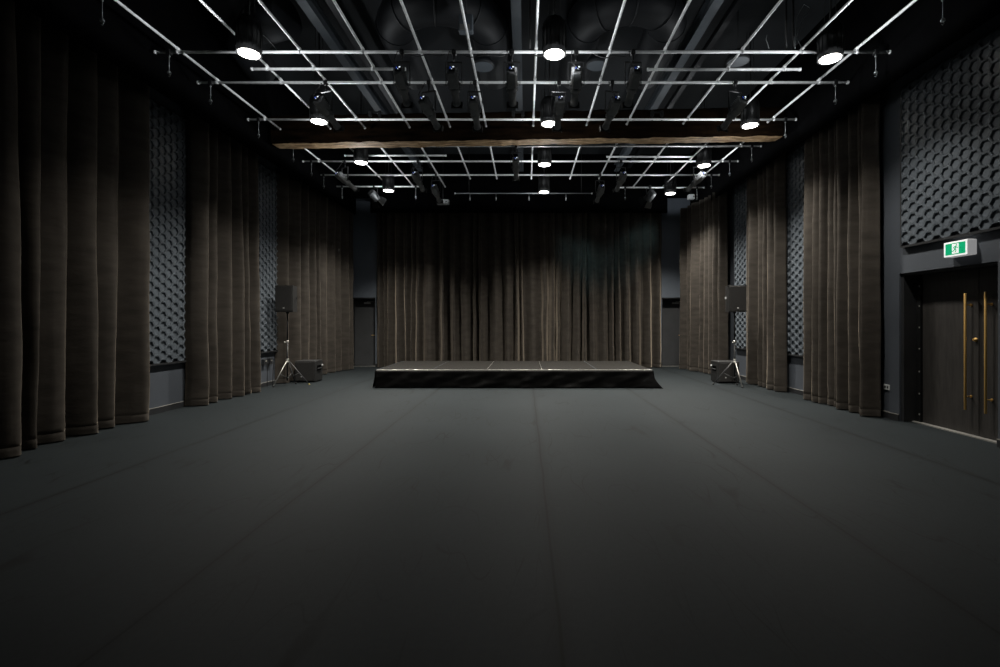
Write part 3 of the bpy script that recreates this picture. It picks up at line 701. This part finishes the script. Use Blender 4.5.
b = MB(); b.tube([(-5.0, 9.2, Zr(4.75)), (-4.8, 8.4, Zr(4.75)), (-4.3, 7.9, Zr(4.78)), (-3.75, 7.7, Zr(4.8))], .3, 20); tag(b.build('air_duct', 'duct'), 'short curved round duct high above the left house lights', 'duct', 'round air ducts above the grid')
for px, y, nm in ((483, 67, 'left of the middle beam'), (597, 66, 'right of the middle house light'), (738, 62, 'towards the right side')):
    z = 4.25; d = 490*z/(322-y); r = empty('ceiling_loudspeaker', (X(px, d), d, Zr(z)), 'dim round disc-shaped ceiling speaker hanging above the grid, ' + nm, 'ceiling speaker')
    b = MB(); b.lathe([(.17, 0), (.19, .01), (.19, .05), (.12, .16), (.05, .18)], 24); b.build('casing', 'duct', r)
    b = MB(); b.lathe([(.165, -.004), (.165, .004)], 24); b.build('grille', 'steel', r)
    b = MB(); b.tube([(0, 0, .18), (0, 0, .30 if px < 700 else ZC-Zr(z))], .008, 8); b.build('drop_rod', 'cable', r)
d = 7.0
r = empty('junction_box', (X(466, d), d, Zr(4.25)), 'grey junction box with a pale label above the grid near the centre', 'junction box')
b = MB(); b.bev(-.10, .10, -.06, .06, -.12, .12, .01); bx = b.build('box', 'steel', r)
b = MB(); b.box(-.08, .06, -.064, -.06, -.115, -.03); b.build('paper_label', 'trim_light', bx)
b = MB(); b.tube([(0, 0, .12), (0, 0, ZC-Zr(4.25))], .012, 8); b.build('conduit', 'duct', r)
rng = random.Random(4)
def sag_cable(pipe_d, x0, x1, drop, label, z=3.8, mat_='cable', r=.007, up=False):
    b = MB(); pts = []
    for i in range(17):
        t = i/16; s = 4*t*(1-t)
        pts.append((x0+(x1-x0)*t, pipe_d+.03*math.sin(t*9)+.03, Zr(z)+(.035 if not up else .03)+(-drop if not up else drop)*s+.01*math.sin(t*13)))
    b.tube(pts, r, 6); tag(b.build('loose_cable', mat_), label, 'cable', 'cables looped along the pipes')
sag_cable(d1, X(452, d1), X(511, d1), .09, 'black cable sagging below the nearest long pipe between its second and third lights')
sag_cable(d1, X(520, d1), X(576, d1), .07, 'black cable sagging below the nearest long pipe behind the middle house light')
sag_cable(d1, X(590, d1), X(634, d1), .1, 'black cable sagging below the nearest long pipe between its two right lights')
sag_cable(d1, X(399, d1), X(449, d1), .08, 'black cable sagging below the nearest long pipe between its two left lights')
sag_cable(d2, X(430, d2), X(470, d2), .06, 'black cable sagging below the second long pipe on the left of centre')
sag_cable(d2, X(562, d2), X(610, d2), .07, 'black cable sagging below the second long pipe right of the middle house light')
sag_cable(d2, X(660, d2), X(732, d2), .05, 'black cable sagging below the second long pipe towards the right')
sag_cable(d1, X(240, d1), X(276, d1), .22, 'thin pale wire loop above the pipe beside the nearest left house light', mat_='wire', r=.004, up=True)
b = MB(); D = d1
b.tube([(X(803, D), D+.02, Zr(3.86)), (X(797, D), D+.02, Zr(4.02)), (X(803, D), D, Zr(4.25)), (X(810, D), D, Zr(4.42)), (X(804, D), D, Zr(4.47)), (X(797, D), D, Zr(4.3)), (X(795, D), D, Zr(4.0)), (X(795, D), D, Zr(3.84))], .0045, 6)
b.tube([(X(769, D), D, Zr(3.85)), (X(766, D), D, Zr(3.98)), (X(767, D), D, Zr(4.04))], .0045, 6)
tag(b.build('loose_cable', 'wire'), 'thin pale wire looped up from the nearest long pipe near the right house light', 'cable', 'cables looped along the pipes')
for px, tx in ((788, 'right'), (795, 'right, the one nearer the house light'), (530, 'centre')):
    b = MB(); b.tube([(X(px, D), D+.05, Zr(3.83)), (X(px, D), D+.05, ZC)], .016, 8); tag(b.build('hanger_rod', 'cable'), 'black vertical hanger rod above the nearest long pipe, %s' % tx, 'rod', 'black hanger rods')
# small twin brackets on the grid
for px, dd, tx in ((518, d3, 'centre'), (657, d3, 'right of centre'), (375, d3, 'left')):
    b = MB(); r = empty('twin_bracket', (X(px, dd), dd, Zr(3.8)), 'small black twin bracket clamped over the pipe before the timber beam, %s' % tx, 'bracket', 'twin brackets')
    for s in (-.09, .09):
        b = MB(); b.bev(s-.03, s+.03, -.03, .03, .06, .16, .006); b.tube([(s, 0, -.03), (s, 0, .1)], .012, 8); b.build('clamp', 'blk_metal', r)
    b = MB(); b.box(-.12, .12, -.012, .012, .12, .15); b.build('cross_bar', 'blk_metal', r)

# ---------------------------------------------------------------- thin stage haze (hangs by the backdrop, upper right)
hz = bpy.data.materials.new('stage_haze'); hz.use_nodes = True; nt = hz.node_tree; nt.nodes.clear()
out = nt.nodes.new('ShaderNodeOutputMaterial'); vol = nt.nodes.new('ShaderNodeVolumePrincipled'); nt.links.new(vol.outputs[0], out.inputs['Volume'])
vol.inputs['Color'].default_value = (.5, .82, .9, 1); vol.inputs['Anisotropy'].default_value = .0
tc = nt.nodes.new('ShaderNodeTexCoord'); gr = nt.nodes.new('ShaderNodeTexGradient'); gr.gradient_type = 'SPHERICAL'; nt.links.new(tc.outputs['Object'], gr.inputs[0])
nz_ = nt.nodes.new('ShaderNodeTexNoise'); nz_.inputs['Scale'].default_value = 1.6; nz_.inputs['Detail'].default_value = 3; nt.links.new(tc.outputs['Object'], nz_.inputs[0])
mr = nt.nodes.new('ShaderNodeMapRange'); mr.inputs[1].default_value = .42; mr.inputs[2].default_value = .75; nt.links.new(nz_.outputs[0], mr.inputs[0])
mu = nt.nodes.new('ShaderNodeMath'); mu.operation = 'MULTIPLY'; sq = nt.nodes.new('ShaderNodeMath'); sq.operation = 'POWER'; sq.inputs[1].default_value = 1.6; nt.links.new(gr.outputs[0], sq.inputs[0]); nt.links.new(sq.outputs[0], mu.inputs[0]); nt.links.new(mr.outputs[0], mu.inputs[1])
m2 = nt.nodes.new('ShaderNodeMath'); m2.operation = 'MULTIPLY'; m2.inputs[1].default_value = .13; nt.links.new(mu.outputs[0], m2.inputs[0]); nt.links.new(m2.outputs[0], vol.inputs['Density'])
b = MB(); b.lathe([(.02, -1), (.5, -.87), (.87, -.5), (1, 0), (.87, .5), (.5, .87), (.02, 1)], 16)
hb = b.build('stage_haze', hz); hb.location = (2.25, 14.2, 3.75); hb.scale = (1.7, .95, 1.9)
tag(hb, 'faint bluish wisp of haze in the air before the right half of the backdrop', 'haze', kind='stuff')
